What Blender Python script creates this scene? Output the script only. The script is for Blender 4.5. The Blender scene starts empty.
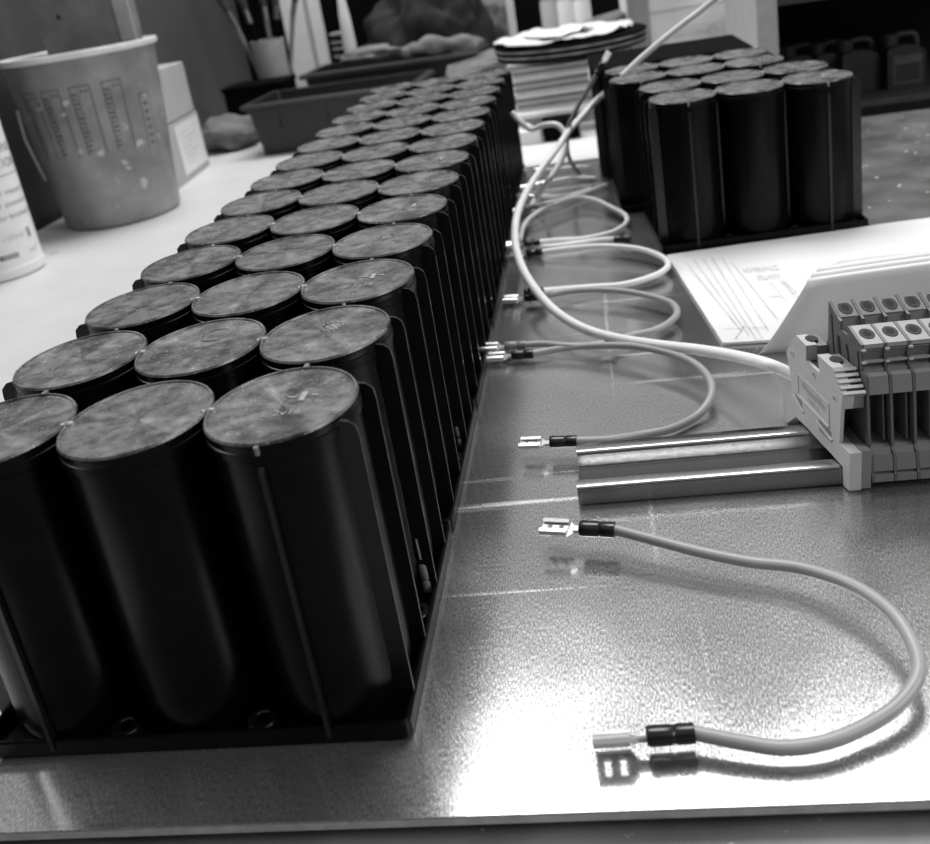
import bpy, bmesh, math, random
from math import sin, cos, pi, radians
from mathutils import Vector, Matrix, noise

S = 0.045                     # one scene unit (the pitch of the tubes) is 45 mm
C = bpy.context.scene.collection

# ------------------------------------------------------------------ camera, light, exposure
CAM = (3.184, -5.462, 4.831)
cd = bpy.data.cameras.new('camera'); cam = bpy.data.objects.new('camera', cd); C.objects.link(cam)
cam.location = [v * S for v in CAM]
cam.rotation_euler = (1.218, 0.149, 0.091)
FPX = 966.15
cd.sensor_width = 36; cd.lens = FPX * 36 / 930
cd.shift_x = -14.8 / 930; cd.shift_y = -120.2 / 930
cd.clip_start = 0.005; cd.clip_end = 50
cd.dof.use_dof = True; cd.dof.focus_distance = 8.2 * S; cd.dof.aperture_fstop = 16.0
bpy.context.scene.camera = cam
RM = cam.rotation_euler.to_matrix()

w = bpy.data.worlds.new('world'); bpy.context.scene.world = w; w.use_nodes = True
w.node_tree.nodes['Background'].inputs[0].default_value = (1, 1, 1, 1)
w.node_tree.nodes['Background'].inputs[1].default_value = 0.38

def area(name, loc, target, sx, sy, power):
    l = bpy.data.lights.new(name, 'AREA'); l.shape = 'RECTANGLE'
    l.size = sx * S; l.size_y = sy * S; l.energy = power
    o = bpy.data.objects.new(name, l); C.objects.link(o)
    o.location = [v * S for v in loc]
    d = Vector(target) - Vector(loc); o.rotation_euler = d.to_track_quat('-Z', 'Y').to_euler()
    return o
area('ceiling_light', (3, 23, 40), (2, 1, 0), 27, 17, 36)
area('left_fill_light', (-32, 10, 28), (1, 8, 0), 16, 14, 17)  # soft fill added from the left for the bracket face and bench
area('right_window_light', (26, -6, 15), (2, 0, 0), 12, 10, 7)
vs = bpy.context.scene.view_settings
vs.view_transform = 'Standard'; vs.look = 'None'; vs.gamma = 1; vs.use_curve_mapping = False
vs.exposure = 0.0

def ray(px, py):
    return RM @ Vector(((px - 465 - 14.8) / FPX, -(py - 422 + 120.2) / FPX, -1))
def at(px, py, z=0.0):        # point at height z seen at this pixel
    d = ray(px, py); return Vector(CAM) + d * ((z - CAM[2]) / d.z)
def aty(px, py, y):           # point at depth y
    d = ray(px, py); return Vector(CAM) + d * ((y - CAM[1]) / d.y)

# ------------------------------------------------------------------ materials
def new_mat(name):
    m = bpy.data.materials.new(name); m.use_nodes = True
    nt = m.node_tree; b = nt.nodes['Principled BSDF']; return m, nt, b
def plain(name, v, rough=0.5, metal=0.0, var=0.15, scale=60, bump=0.0, spec=0.5, coat=0.0):
    m, nt, b = new_mat(name); N, L = nt.nodes, nt.links
    tc = N.new('ShaderNodeTexCoord'); n = N.new('ShaderNodeTexNoise')
    n.inputs['Scale'].default_value = scale; n.inputs['Detail'].default_value = 5
    L.new(tc.outputs['Object'], n.inputs['Vector'])
    r = N.new('ShaderNodeMapRange'); L.new(n.outputs['Fac'], r.inputs[0])
    r.inputs[1].default_value = .3; r.inputs[2].default_value = .7
    r.inputs[3].default_value = v * (1 - var); r.inputs[4].default_value = v * (1 + var)
    L.new(r.outputs[0], b.inputs['Base Color'])
    b.inputs['Roughness'].default_value = rough; b.inputs['Metallic'].default_value = metal
    b.inputs['Specular IOR Level'].default_value = spec
    b.inputs['Coat Weight'].default_value = coat
    if bump:
        bp = N.new('ShaderNodeBump'); bp.inputs['Strength'].default_value = bump
        bp.inputs['Distance'].default_value = 0.001
        L.new(n.outputs['Fac'], bp.inputs['Height']); L.new(bp.outputs[0], b.inputs['Normal'])
    return m
M = {}
M['black'] = plain('black_plastic', .0025, .28, var=.3, scale=120, spec=.12)
M['edge'] = plain('black_plastic_fin', .005, .28, var=.3, scale=120, spec=.45)
M['pip'] = plain('glossy_moulding_nub', .18, .2, var=.2, scale=300)
M['mark'] = plain('whitened_moulded_mark', .3, .3, var=.3, scale=400)
M['white'] = plain('white_plastic', .8, .35, var=.02)
M['ink'] = plain('grey_print', .3, .6)
M['inkdark'] = plain('dark_print', .06, .6)
M['inkpale'] = plain('pale_print', .57, .7)
M['wire'] = plain('grey_wire_insulation', .33, .38, var=.05)
M['wirewhite'] = plain('white_wire_insulation', .78, .4, var=.04)
M['wiredark'] = plain('dark_wire_insulation', .2, .4, var=.05)
M['sleeve'] = plain('black_sleeve', .012, .25, var=.3)
M['sleevegrey'] = plain('grey_sleeve', .2, .3, var=.2)
M['tin'] = plain('tinned_brass', .85, .34, metal=.8, var=.08, scale=300)
M['rail'] = plain('zinc_rail', .42, .22, metal=1, var=.10, scale=700, bump=.04)
M['bracket'] = plain('light_grey_polyamide', .48, .45, var=.03, scale=200, bump=.05)
M['bracketdark'] = plain('grey_polyamide', .2, .45, var=.04)
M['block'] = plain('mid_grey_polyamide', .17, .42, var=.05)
M['blockside'] = plain('shaded_grey_polyamide', .11, .42, var=.05)  # darker copy of the block grey, shade painted on side walls and cheeks
M['blocktop'] = plain('lit_grey_polyamide', .30, .42, var=.04)  # lighter copy of the block grey, light painted on front platform and ledges
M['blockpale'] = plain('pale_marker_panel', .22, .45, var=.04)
M['void'] = plain('dark_well', .01, .6)  # near-black, shade painted into holes and slots; also the knot and baseboard
M['screw'] = plain('screw_metal', .3, .3, metal=1)
M['carton'] = plain('grey_cardboard', .42, .8, var=.06, scale=40, bump=.1)
M['cartonwhite'] = plain('white_cardboard', .84, .7, var=.04)
M['tape'] = plain('packing_tape', .36, .3, var=.1)
M['planter'] = plain('dark_planter_plastic', .012, .42, var=.25, scale=60)
M['darkbox'] = plain('black_box', .004, .85, spec=.04)
M['cloth'] = plain('dark_cloth', .022, .9, var=.5, scale=25, bump=.6)
M['clothpale'] = plain('pale_cloth', .18, .9, var=.3, scale=30, bump=.5)
M['shelf'] = plain('dark_shelf_board', .006, .7, spec=.2)
M['shelfedge'] = plain('shelf_edge', .03, .6)
M['can'] = plain('dark_canister_plastic', .022, .5, spec=.3)
M['canlabel'] = plain('canister_label', .05, .6, var=.4, scale=80)
M['post'] = plain('pale_upright', .4, .6, var=.1)
M['wood'] = plain('planed_wood', .22, .6, var=.25, scale=35)
M['page'] = plain('page_edges', .5, .8, var=.1, scale=90)
M['pagedark'] = plain('magazine_edges', .2, .6, var=.2, scale=90)
M['slab'] = plain('grey_slate', .2, .35, var=.7, scale=45, bump=.2)
M['bristle'] = plain('bristle', .05, .8)
M['mat'] = plain('gap_black', .01, .8)  # near-black for the shaded gap under the sheet and the sunken screws

def lid_material():
    m, nt, b = new_mat('scuffed_black_lid'); N, L = nt.nodes, nt.links
    tc = N.new('ShaderNodeTexCoord'); oi = N.new('ShaderNodeObjectInfo')
    add = N.new('ShaderNodeVectorMath'); add.operation = 'ADD'
    cmb = N.new('ShaderNodeCombineXYZ')
    mul = N.new('ShaderNodeMath'); mul.operation = 'MULTIPLY'; mul.inputs[1].default_value = 7.0
    L.new(oi.outputs['Random'], mul.inputs[0]); L.new(mul.outputs[0], cmb.inputs[0]); L.new(mul.outputs[0], cmb.inputs[2])
    L.new(tc.outputs['Object'], add.inputs[0]); L.new(cmb.outputs[0], add.inputs[1])
    # smears fanning out from the injection point
    sep = N.new('ShaderNodeSeparateXYZ'); L.new(tc.outputs['Object'], sep.inputs[0])
    at2 = N.new('ShaderNodeMath'); at2.operation = 'ARCTAN2'; L.new(sep.outputs[1], at2.inputs[0]); L.new(sep.outputs[0], at2.inputs[1])
    cb2 = N.new('ShaderNodeCombineXYZ'); L.new(at2.outputs[0], cb2.inputs[0]); L.new(mul.outputs[0], cb2.inputs[1])
    n1 = N.new('ShaderNodeTexNoise'); n1.inputs['Scale'].default_value = 1.3; n1.inputs['Detail'].default_value = 5; L.new(cb2.outputs[0], n1.inputs['Vector'])
    n2 = N.new('ShaderNodeTexNoise'); n2.inputs['Scale'].default_value = 170; n2.inputs['Detail'].default_value = 9; n2.inputs['Roughness'].default_value = .62; L.new(add.outputs[0], n2.inputs['Vector'])
    n3 = N.new('ShaderNodeTexNoise'); n3.inputs['Scale'].default_value = 900; n3.inputs['Detail'].default_value = 2; L.new(add.outputs[0], n3.inputs['Vector'])
    mx = N.new('ShaderNodeMath'); mx.operation = 'MULTIPLY'; L.new(n1.outputs[0], mx.inputs[0]); L.new(n2.outputs[0], mx.inputs[1])
    r = N.new('ShaderNodeMapRange'); L.new(mx.outputs[0], r.inputs[0]); r.inputs[1].default_value = .14; r.inputs[2].default_value = .42; r.inputs[3].default_value = .02; r.inputs[4].default_value = .22
    dust = N.new('ShaderNodeMapRange'); L.new(n3.outputs[0], dust.inputs[0]); dust.inputs[1].default_value = .66; dust.inputs[2].default_value = .76; dust.inputs[3].default_value = 0; dust.inputs[4].default_value = .3
    sm = N.new('ShaderNodeMath'); sm.operation = 'ADD'; L.new(r.outputs[0], sm.inputs[0]); L.new(dust.outputs[0], sm.inputs[1])
    L.new(sm.outputs[0], b.inputs['Base Color'])
    rr = N.new('ShaderNodeMapRange'); L.new(mx.outputs[0], rr.inputs[0]); rr.inputs[1].default_value = .14; rr.inputs[2].default_value = .42; rr.inputs[3].default_value = .2; rr.inputs[4].default_value = .42
    L.new(rr.outputs[0], b.inputs['Roughness'])
    bp = N.new('ShaderNodeBump'); bp.inputs['Strength'].default_value = .3; bp.inputs['Distance'].default_value = .001
    L.new(mx.outputs[0], bp.inputs['Height']); L.new(bp.outputs[0], b.inputs['Normal'])
    return m
M['lid'] = lid_material()

def sheet_material():
    m, nt, b = new_mat('brushed_metal_sheet'); N, L = nt.nodes, nt.links
    tc = N.new('ShaderNodeTexCoord')
    def nz(scale, sc, det=4, rot=0):
        mp = N.new('ShaderNodeMapping'); mp.inputs['Scale'].default_value = sc; mp.inputs['Rotation'].default_value = (0, 0, rot)
        L.new(tc.outputs['Object'], mp.inputs[0])
        n = N.new('ShaderNodeTexNoise'); n.inputs['Scale'].default_value = scale; n.inputs['Detail'].default_value = det
        L.new(mp.outputs[0], n.inputs['Vector']); return n
    grain = nz(2300, (1, .28, 1), 2)
    blot = nz(14, (1, 1, 1), 5)
    scr = nz(60, (.06, 1.6, 1), 3, .5); scr2 = nz(60, (1.8, .05, 1), 3, .25)
    def mr(n, a, b_, c, d):
        r = N.new('ShaderNodeMapRange'); L.new(n.outputs[0], r.inputs[0])
        for i, v in enumerate((a, b_, c, d)): r.inputs[i + 1].default_value = v
        return r
    def ma(op, a, b_):
        x = N.new('ShaderNodeMath'); x.operation = op; L.new(a.outputs[0], x.inputs[0]); L.new(b_.outputs[0], x.inputs[1]); return x
    s = ma('ADD', mr(scr, .66, .76, 0, .22), mr(scr2, .67, .77, 0, .16))
    g = mr(grain, .32, .68, .37, .70)
    col = ma('ADD', g, s)
    L.new(col.outputs[0], b.inputs['Base Color'])
    b.inputs['Metallic'].default_value = .88
    ro = ma('ADD', mr(grain, .3, .7, .15, .22), mr(blot, .4, .7, -.03, .07)); ro2 = ma('ADD', ro, s)
    L.new(ro2.outputs[0], b.inputs['Roughness'])
    h = ma('ADD', grain, s)
    bp = N.new('ShaderNodeBump'); bp.inputs['Strength'].default_value = .012; bp.inputs['Distance'].default_value = .0001
    L.new(h.outputs[0], bp.inputs['Height']); L.new(bp.outputs[0], b.inputs['Normal'])
    return m
M['sheet'] = sheet_material()
M['sheetedge'] = plain('sheared_sheet_edge', .55, .5, metal=.3, var=.15, scale=200)

def speckle(name, base, hi, thr, scale, rough=.5, var=.3):
    m, nt, b = new_mat(name); N, L = nt.nodes, nt.links
    tc = N.new('ShaderNodeTexCoord')
    n = N.new('ShaderNodeTexNoise'); n.inputs['Scale'].default_value = scale; n.inputs['Detail'].default_value = 3
    n2 = N.new('ShaderNodeTexNoise'); n2.inputs['Scale'].default_value = 22; n2.inputs['Detail'].default_value = 8
    L.new(tc.outputs['Object'], n.inputs['Vector']); L.new(tc.outputs['Object'], n2.inputs['Vector'])
    r = N.new('ShaderNodeMapRange'); L.new(n.outputs[0], r.inputs[0]); r.inputs[1].default_value = thr; r.inputs[2].default_value = thr + .03
    q = N.new('ShaderNodeMapRange'); L.new(n2.outputs[0], q.inputs[0]); q.inputs[1].default_value = .3; q.inputs[2].default_value = .7
    q.inputs[3].default_value = base * (1 - var); q.inputs[4].default_value = base * (1 + var)
    mx = N.new('ShaderNodeMix'); L.new(r.outputs[0], mx.inputs[0]); L.new(q.outputs[0], mx.inputs[2]); mx.inputs[3].default_value = hi
    L.new(mx.outputs[0], b.inputs['Base Color']); b.inputs['Roughness'].default_value = rough
    bp = N.new('ShaderNodeBump'); bp.inputs['Strength'].default_value = .3; bp.inputs['Distance'].default_value = .0008
    L.new(n2.outputs[0], bp.inputs['Height']); L.new(bp.outputs[0], b.inputs['Normal'])
    return m
M['speckled'] = speckle('paint_spotted_bench', .12, .8, .665, 85, .38, .6)
M['bench'] = speckle('worn_grey_bench', .20, .45, .72, 200, .5, .3)
M['whiteboard'] = speckle('white_board', .64, .25, .74, 32, .5, .04)
M['paper'] = plain('white_paper', .7, .75, var=.02, scale=15, bump=.15)
M['bucket'] = speckle('cloudy_grey_plastic', .25, .48, .66, 70, .45, .35)
M['bucketprint'] = plain('faded_scale_print', .07, .6)
M['bucketrim'] = plain('pale_plastic_rim', .75, .4, var=.1)
M['wall'] = plain('dark_grey_panel', .075, .7, var=.1, scale=10)

# ------------------------------------------------------------------ mesh helpers
class MB:
    def __init__(s): s.v = []; s.f = []
    def add(s, vs_, fs):
        n = len(s.v); s.v += [tuple(v) for v in vs_]; s.f += [tuple(i + n for i in f) for f in fs]; return s
    def box(s, x0, x1, y0, y1, z0, z1, c=0.0):
        if c <= 0:
            return s.add([(x, y, z) for z in (z0, z1) for y in (y0, y1) for x in (x0, x1)],
                         [(0, 2, 3, 1), (4, 5, 7, 6), (0, 1, 5, 4), (2, 6, 7, 3), (0, 4, 6, 2), (1, 3, 7, 5)])
        ring = lambda a, z: [(x0 + a + c, y0 + a, z), (x1 - a - c, y0 + a, z), (x1 - a, y0 + a + c, z), (x1 - a, y1 - a - c, z),
                             (x1 - a - c, y1 - a, z), (x0 + a + c, y1 - a, z), (x0 + a, y1 - a - c, z), (x0 + a, y0 + a + c, z)]
        h = c * .7
        return s.loft([ring(h, z0), ring(0, z0 + h), ring(0, z1 - h), ring(h, z1)])
    def loft(s, rings, caps=True, closed=True):
        n = len(rings[0]); o = len(s.v); vs_ = [p for r in rings for p in r]; fs = []
        for k in range(len(rings) - 1):
            for i in range(n if closed else n - 1):
                j = (i + 1) % n; fs.append((k * n + i, k * n + j, (k + 1) * n + j, (k + 1) * n + i))
        if caps: fs.append(tuple(reversed(range(n)))); fs.append(tuple(range((len(rings) - 1) * n, len(rings) * n)))
        return s.add(vs_, fs)
    def lathe(s, prof, cx=0, cy=0, n=32, sx=1.0, sy=1.0, caps=True):
        return s.loft([[(cx + r * sx * cos(2 * pi * i / n), cy + r * sy * sin(2 * pi * i / n), z) for i in range(n)] for r, z in prof], caps)
    def prism(s, poly, vec, org=(0, 0, 0), u=(0, 1, 0), v=(0, 0, 1)):   # 2-D outline in (u, v), pushed along vec
        o, u, v, e = Vector(org), Vector(u), Vector(v), Vector(vec)
        a = [o + u * p[0] + v * p[1] for p in poly]
        return s.loft([a, [p + e for p in a]])
    def tube(s, pts, r, n=10, flat=1.0, caps=True, radii=None):
        pts = [Vector(p) for p in pts]; rings = []; up = Vector((0, 0, 1))
        side = None
        for i, p in enumerate(pts):
            t = (pts[min(i + 1, len(pts) - 1)] - pts[max(i - 1, 0)]).normalized()
            if side is None:
                a = up if abs(t.z) < .9 else Vector((1, 0, 0)); side = t.cross(a).normalized()
            side = (side - t * side.dot(t)).normalized(); b = t.cross(side)
            rr = radii[i] if radii else r
            rings.append([p + side * (rr * cos(2 * pi * k / n)) + b * (rr * flat * sin(2 * pi * k / n)) for k in range(n)])
        return s.loft(rings, caps)
    def xf(s, f): s.v = [tuple(f(Vector(v))) for v in s.v]; return s
    def build(s, name, mat, parent=None, smooth=None, loc=None, rz=0):
        me = bpy.data.meshes.new(name); me.from_pydata([(a * S, b * S, c * S) for a, b, c in s.v], [], s.f)
        bm = bmesh.new(); bm.from_mesh(me); bmesh.ops.recalc_face_normals(bm, faces=bm.faces); bm.to_mesh(me); bm.free()
        mats = mat if isinstance(mat, (list, tuple)) else [mat]
        for q in mats: me.materials.append(M[q])
        o = bpy.data.objects.new(name, me); C.objects.link(o)
        if parent: o.parent = parent
        if loc is not None: o.location = [c * S for c in loc]
        o.rotation_euler.z = rz
        if smooth is not None:
            me.shade_smooth() if smooth >= 180 else shade_by(me, smooth)
        return o
def shade_by(me, deg):
    bm = bmesh.new(); bm.from_mesh(me)
    for f in bm.faces: f.smooth = True
    for e in bm.edges:
        e.smooth = len(e.link_faces) == 2 and e.calc_face_angle(0) < radians(deg)
    bm.to_mesh(me); bm.free()
def crom(P, n=8):
    P = [Vector(p) for p in P]; Q = [P[0] * 2 - P[1]] + P + [P[-1] * 2 - P[-2]]; out = []
    for i in range(1, len(Q) - 2):
        for k in range(n):
            t = k / n; a, b, c, d = Q[i - 1:i + 3]
            out.append(.5 * ((2 * b) + (c - a) * t + (2 * a - 5 * b + 4 * c - d) * t * t + (3 * b - a - 3 * c + d) * t ** 3))
    out.append(P[-1]); return out
def thing(name, label, cat, loc=(0, 0, 0), rz=0, group=None):
    o = bpy.data.objects.new(name, None); C.objects.link(o); o.empty_display_size = .01
    o.location = [c * S for c in loc]; o.rotation_euler.z = rz
    o['label'] = label; o['category'] = cat
    if group: o['group'] = group
    return o
def tag(o, label, cat, group=None):
    o['label'] = label; o['category'] = cat
    if group: o['group'] = group
    return o
def copy_tree(o, parent=None):
    kids = list(o.children); c = o.copy(); C.objects.link(c); c.parent = parent
    for k in kids: copy_tree(k, c)
    return c
def text_mb(s, size, fn, depth=0.0):     # lettering as thin mesh, mapped through fn(x, y, h)
    cu = bpy.data.curves.new('lettering', 'FONT'); cu.body = s; cu.size = size; cu.extrude = 0; cu.resolution_u = 2
    o = bpy.data.objects.new('lettering', cu); C.objects.link(o)
    me = bpy.data.meshes.new_from_object(o)
    mb = MB(); vv = [v.co.copy() for v in me.vertices]; ff = [tuple(p.vertices) for p in me.polygons]
    mb.add([fn(v.x, v.y, depth) for v in vv], ff)
    bpy.data.objects.remove(o); bpy.data.meshes.remove(me); bpy.data.curves.remove(cu)
    return mb

# ------------------------------------------------------------------ benches, sheet, walls
bx = MB().box(-10.6, 16, -12, 34, -.75, -.17).build('workbench', 'bench')
tag(bx, 'worn grey workbench under the front edge of the metal sheet', 'workbench')
mt = MB().box(-1.38, 6.8, -1.09, 17.0, -.17, -.0705).build('gap_filler', 'mat')  # black filler added under the sheet, standing for the shade in its gap
tag(mt, 'thin black filler added under the metal sheet as its shaded gap', 'mat')
sh = MB().box(-1.42, 6.86, -1.19, 17.15, -.07, 0, .012).build('metal_sheet', ['sheet', 'sheetedge'])
for p_ in sh.data.polygons:
    if p_.normal.y < -.9: p_.material_index = 1
tag(sh, 'brushed reflective metal sheet lying under the modules, rail and wires', 'metal sheet')
wb = MB().box(-10.5, -1.43, -3.0, 34, -.17, 0, .012).build('white_board', 'whiteboard')
tag(wb, 'white bench board left of the long row, under bucket and bottle', 'board')
rb = MB().box(6.9, 15, -2, 16.95, -.17, -.004, .02).build('painted_board', 'speckled')
tag(rb, 'dark paint-spotted board to the right of the short module group', 'board')
bk = MB().box(-1.40, 6.86, 17.2, 34, -.17, -.004).build('rear_board', 'whiteboard')
tag(bk, 'pale board under the paper stacks behind the metal sheet', 'board')

def struct(o): o['kind'] = 'structure'; return o
struct(MB().box(-11.2, -10.55, -3, 34.8, -.17, 7.5).build('wall_left', 'wall'))
struct(MB().box(-10.5, -10.38, -3, 34, 0, .10).build('baseboard_left', 'void'))
struct(MB().box(-60, 60, -50, 60, -19.5, -19).build('floor', 'wall'))
struct(MB().box(-60, 60, -45, -44, -19, 45).build('wall_front', 'wall'))
struct(MB().box(-11.2, 22, 34.1, 34.8, -.17, 6.5).build('wall_back', 'darkbox'))

# ------------------------------------------------------------------ black tube modules
H = 2.286; RX = .498; RY = .548; PY = 1.183; FX = 1.562; FH = .268; RZ = .144
def lip_faces(me):                # the lid's skirt is clean black, only its top is scuffed
    for p in me.polygons:
        if p.center.z < (H - .03) * S: p.material_index = 1
def make_module():
    t = thing('tube_module', '', 'battery module', group='black six-tube modules')
    # tray with rim
    x1 = 1.557; y0 = -.575; y1 = PY + .575
    def rr(a, z, c=.07):
        X = x1 - a; A = y0 + a; B = y1 - a; pts = []
        for cx, cy, q in ((X - c, A + c, -90), (X - c, B - c, 0), (-X + c, B - c, 90), (-X + c, A + c, 180)):
            for k in range(5):
                an = radians(q + 22.5 * k); pts.append((cx + c * cos(an), cy + c * sin(an), z))
        return pts
    MB().loft([rr(.02, 0), rr(0, .02), rr(0, RZ - .015), rr(.012, RZ), rr(.03, RZ), rr(.04, RZ - .015), rr(.045, .05)]).build('base_tray', 'black', t, 30)
    tube_mb = MB().lathe([(.90, .05), (.955, .10), (.985, .2), (1, .35), (1, H - .06)], n=48, sx=RX - .008, sy=RY - .008)
    lid_mb = MB().lathe([(.99, H - .14), (1.012, H - .13), (1.012, H - .075), (1.0, H - .07), (1.004, H - .062), (1.004, H - .016), (.988, H), (.962, H), (.95, H - .012), (.5, H - .016), (.05, H - .018)], n=48, sx=RX, sy=RY)
    tm = lm = None
    for j in range(2):
        for i in (-1, 0, 1):
            if tm is None:
                tb = tube_mb.build('tube', 'black', t, 40, loc=(i, j * PY, 0)); tm = tb.data
            else:
                tb = bpy.data.objects.new('tube', tm); C.objects.link(tb); tb.parent = t; tb.location = (i * S, j * PY * S, 0)
            if lm is None:
                ld = lid_mb.build('lid', ['lid', 'black'], tb, 25); lm = ld.data; lip_faces(lm); ld['label'] = 'scuffed grey-black lid with a thin raised rim'
            else:
                ld = bpy.data.objects.new('lid', lm); C.objects.link(ld); ld.parent = tb; ld['label'] = 'scuffed grey-black lid with a thin raised rim'
            # moulded marks on some lids
            zt = H - .0105
            if i == 1 and j == 0:
                mk = text_mb('E 2v16', .10, lambda x, y, h: (-.10 + x, -.17 + y, zt))
                mk.box(.10, .14, .02, .15, H - .02, zt).box(.02, .07, .08, .095, H - .02, zt).box(.18, .22, .08, .1, H - .02, zt)
                mk.build('moulded_mark', 'mark', tb)
            elif i == 1:
                mk = MB()
                for k in range(14):
                    a = 2 * pi * k / 14
                    mk.lathe([(.012, H - .02), (.008, zt + .004)], .02 + .085 * cos(a), .13 + .085 * sin(a), 5)
                for dx, dy in ((0, .02), (.03, -.02), (-.035, 0), (.0, -.045)):
                    mk.lathe([(.022, H - .02), (.014, zt)], .02 + dx, .13 + dy, 6)
                mk.build('moulded_mark', 'mark', tb)
            elif i == 0 and j == 1:
                MB().lathe([(.125, H - .02), (.125, zt), (.118, zt), (.118, H - .02)], .04, .22, 24, caps=False).build('moulded_ring', 'pip', tb)
    # side fins: flat plates standing square to the module's side
    def fin(sx):
        a = .40
        pr = [(a, RZ - .06), (FX - .012, RZ - .06), (FX - .012, H - .13), (FX - .03 , H - .075), (FX - .075, H - .045), (a + 1.0 - .0, H - .03)]
        pr = [(1 + .36, .07), (FX - .015, .07), (FX - .012, H - .15), (FX - .022, H - .085), (FX - .065, H - .045), (FX - .12, H - .035), (1 + .36, H - .035)]
        return pr
    fm = {}
    for j in range(2):
        for dy in (-FH, FH):
            for sx in (-1, 1):
                if sx not in fm:
                    mb = MB().prism([(sx * p[0], p[1]) for p in fin(sx)], (0, .026, 0), u=(1, 0, 0))
                    o = mb.build('fin', 'edge', t, loc=(0, j * PY + dy - .013, 0)); fm[sx] = o.data
                else:
                    o = bpy.data.objects.new('fin', fm[sx]); C.objects.link(o); o.parent = t; o.location = (0, (j * PY + dy - .013) * S, 0)
    # ribs down the front and back of the corner tubes
    for sx in (-1, 1):
        for yy, dr in ((-RY, -1), (PY + RY, 1)):
            e = .036
            MB().prism([(0, .06), (dr * e, .06), (dr * e * .8, H - .19), (dr * .0, H - .16), (-dr * .03, H - .16), (-dr * .03, .06)], (.034, 0, 0), org=(sx - .017, yy, 0)).build('rib', 'edge', t)
            MB().box(sx - .014, sx + .014, min(yy - dr * .02, yy + dr * .026), max(yy - dr * .02, yy + dr * .026), H - .075, H - .012, .008).build('hook', 'pip', t)
        MB().box(sx - .018, sx + .018, RY - .02, PY - RY + .02, H - .075, H - .015, .008).build('bridge', 'pip', t)
    for j in range(2):
        for sx in (-.5, .5):
            MB().lathe([(.055, H - .06), (.062, H - .02), (.045, H + .004), (.01, H + .008)], sx, j * PY, 12, 1.0, .75).build('nub', 'pip', t, 60)
            # narrow wall closing the slot between neighbouring tubes
            MB().box(sx - .012, sx + .012, j * PY - .07, j * PY + .07, .06, H - .06).build('web', 'edge', t)
    # screw eyelets between tubes along the rim
    ring = lambda cx, cy: MB().lathe([(.11, .05), (.11, .125), (.10, .135), (.065, .135), (.055, .125), (.055, .05)], cx, cy, 20, caps=False)
    for sx in (-.5, .5):
        for yy in (-.44, PY + .44):
            ring(sx, yy).build('eyelet', 'edge', t, 40)
    for sx in (-1.42, 1.42):
        ring(sx, PY / 2).build('eyelet', 'edge', t, 40)
    return t
mod0 = make_module()
order = ['at the front of the long row, nearest the camera', 'second from the front of the long row',
         'third from the front of the long row', 'fourth and middle one of the long row',
         'fifth from the front of the long row', 'sixth and last but one of the long row',
         'at the far end of the long row by the planter trays']
places = [(0, 2 * PY * k, 0, 'black six-tube module ' + order[k]) for k in range(7)]
places += [(5.527, 9.510, .060, 'black six-tube module at the front of the short right group, behind the printed paper'),
           (5.026, 12.017, .035, 'black six-tube module in the middle of the short right group, set off to the left')]
for k, (x, y, r, lab) in enumerate(places):
    o = mod0 if k == 0 else copy_tree(mod0)
    o.location = (x * S, y * S, 0); o.rotation_euler.z = r; o['label'] = lab
# the rearmost of the right group stands tray side up
def upturned():
    a = thing('upturned_tube_module', 'black module turned tray side up behind the short right group', 'battery module', (4.78, 14.45, 0), .02, 'black six-tube modules')
    o = MB(); z1 = 2.286
    MB().box(-1.557, 1.557, -.575, PY + .575, z1 - .2, z1, .03).build('base_tray', 'darkbox', a)
    for i, x in enumerate((-.5, .5)):
        MB().box(x - .02, x + .02, -.60, -.57, z1 - .16, z1 + .012).build('rim_notch', 'edge', a)
    for j in range(2):
        for i in (-1, 0, 1):
            MB().lathe([(.96, 0), (1, .03), (1, z1 - .2)], i, j * PY, 40, RX, RY).build('tube', 'black', a, 40)
        for dy in (-FH, FH):
            for sx in (-1, 1):
                MB().box(min(sx * 1.36, sx * 1.55), max(sx * 1.36, sx * 1.55), j * PY + dy - .013, j * PY + dy + .013, .02, z1 - .15).build('fin', 'edge', a)
    return a
upturned()

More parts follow.
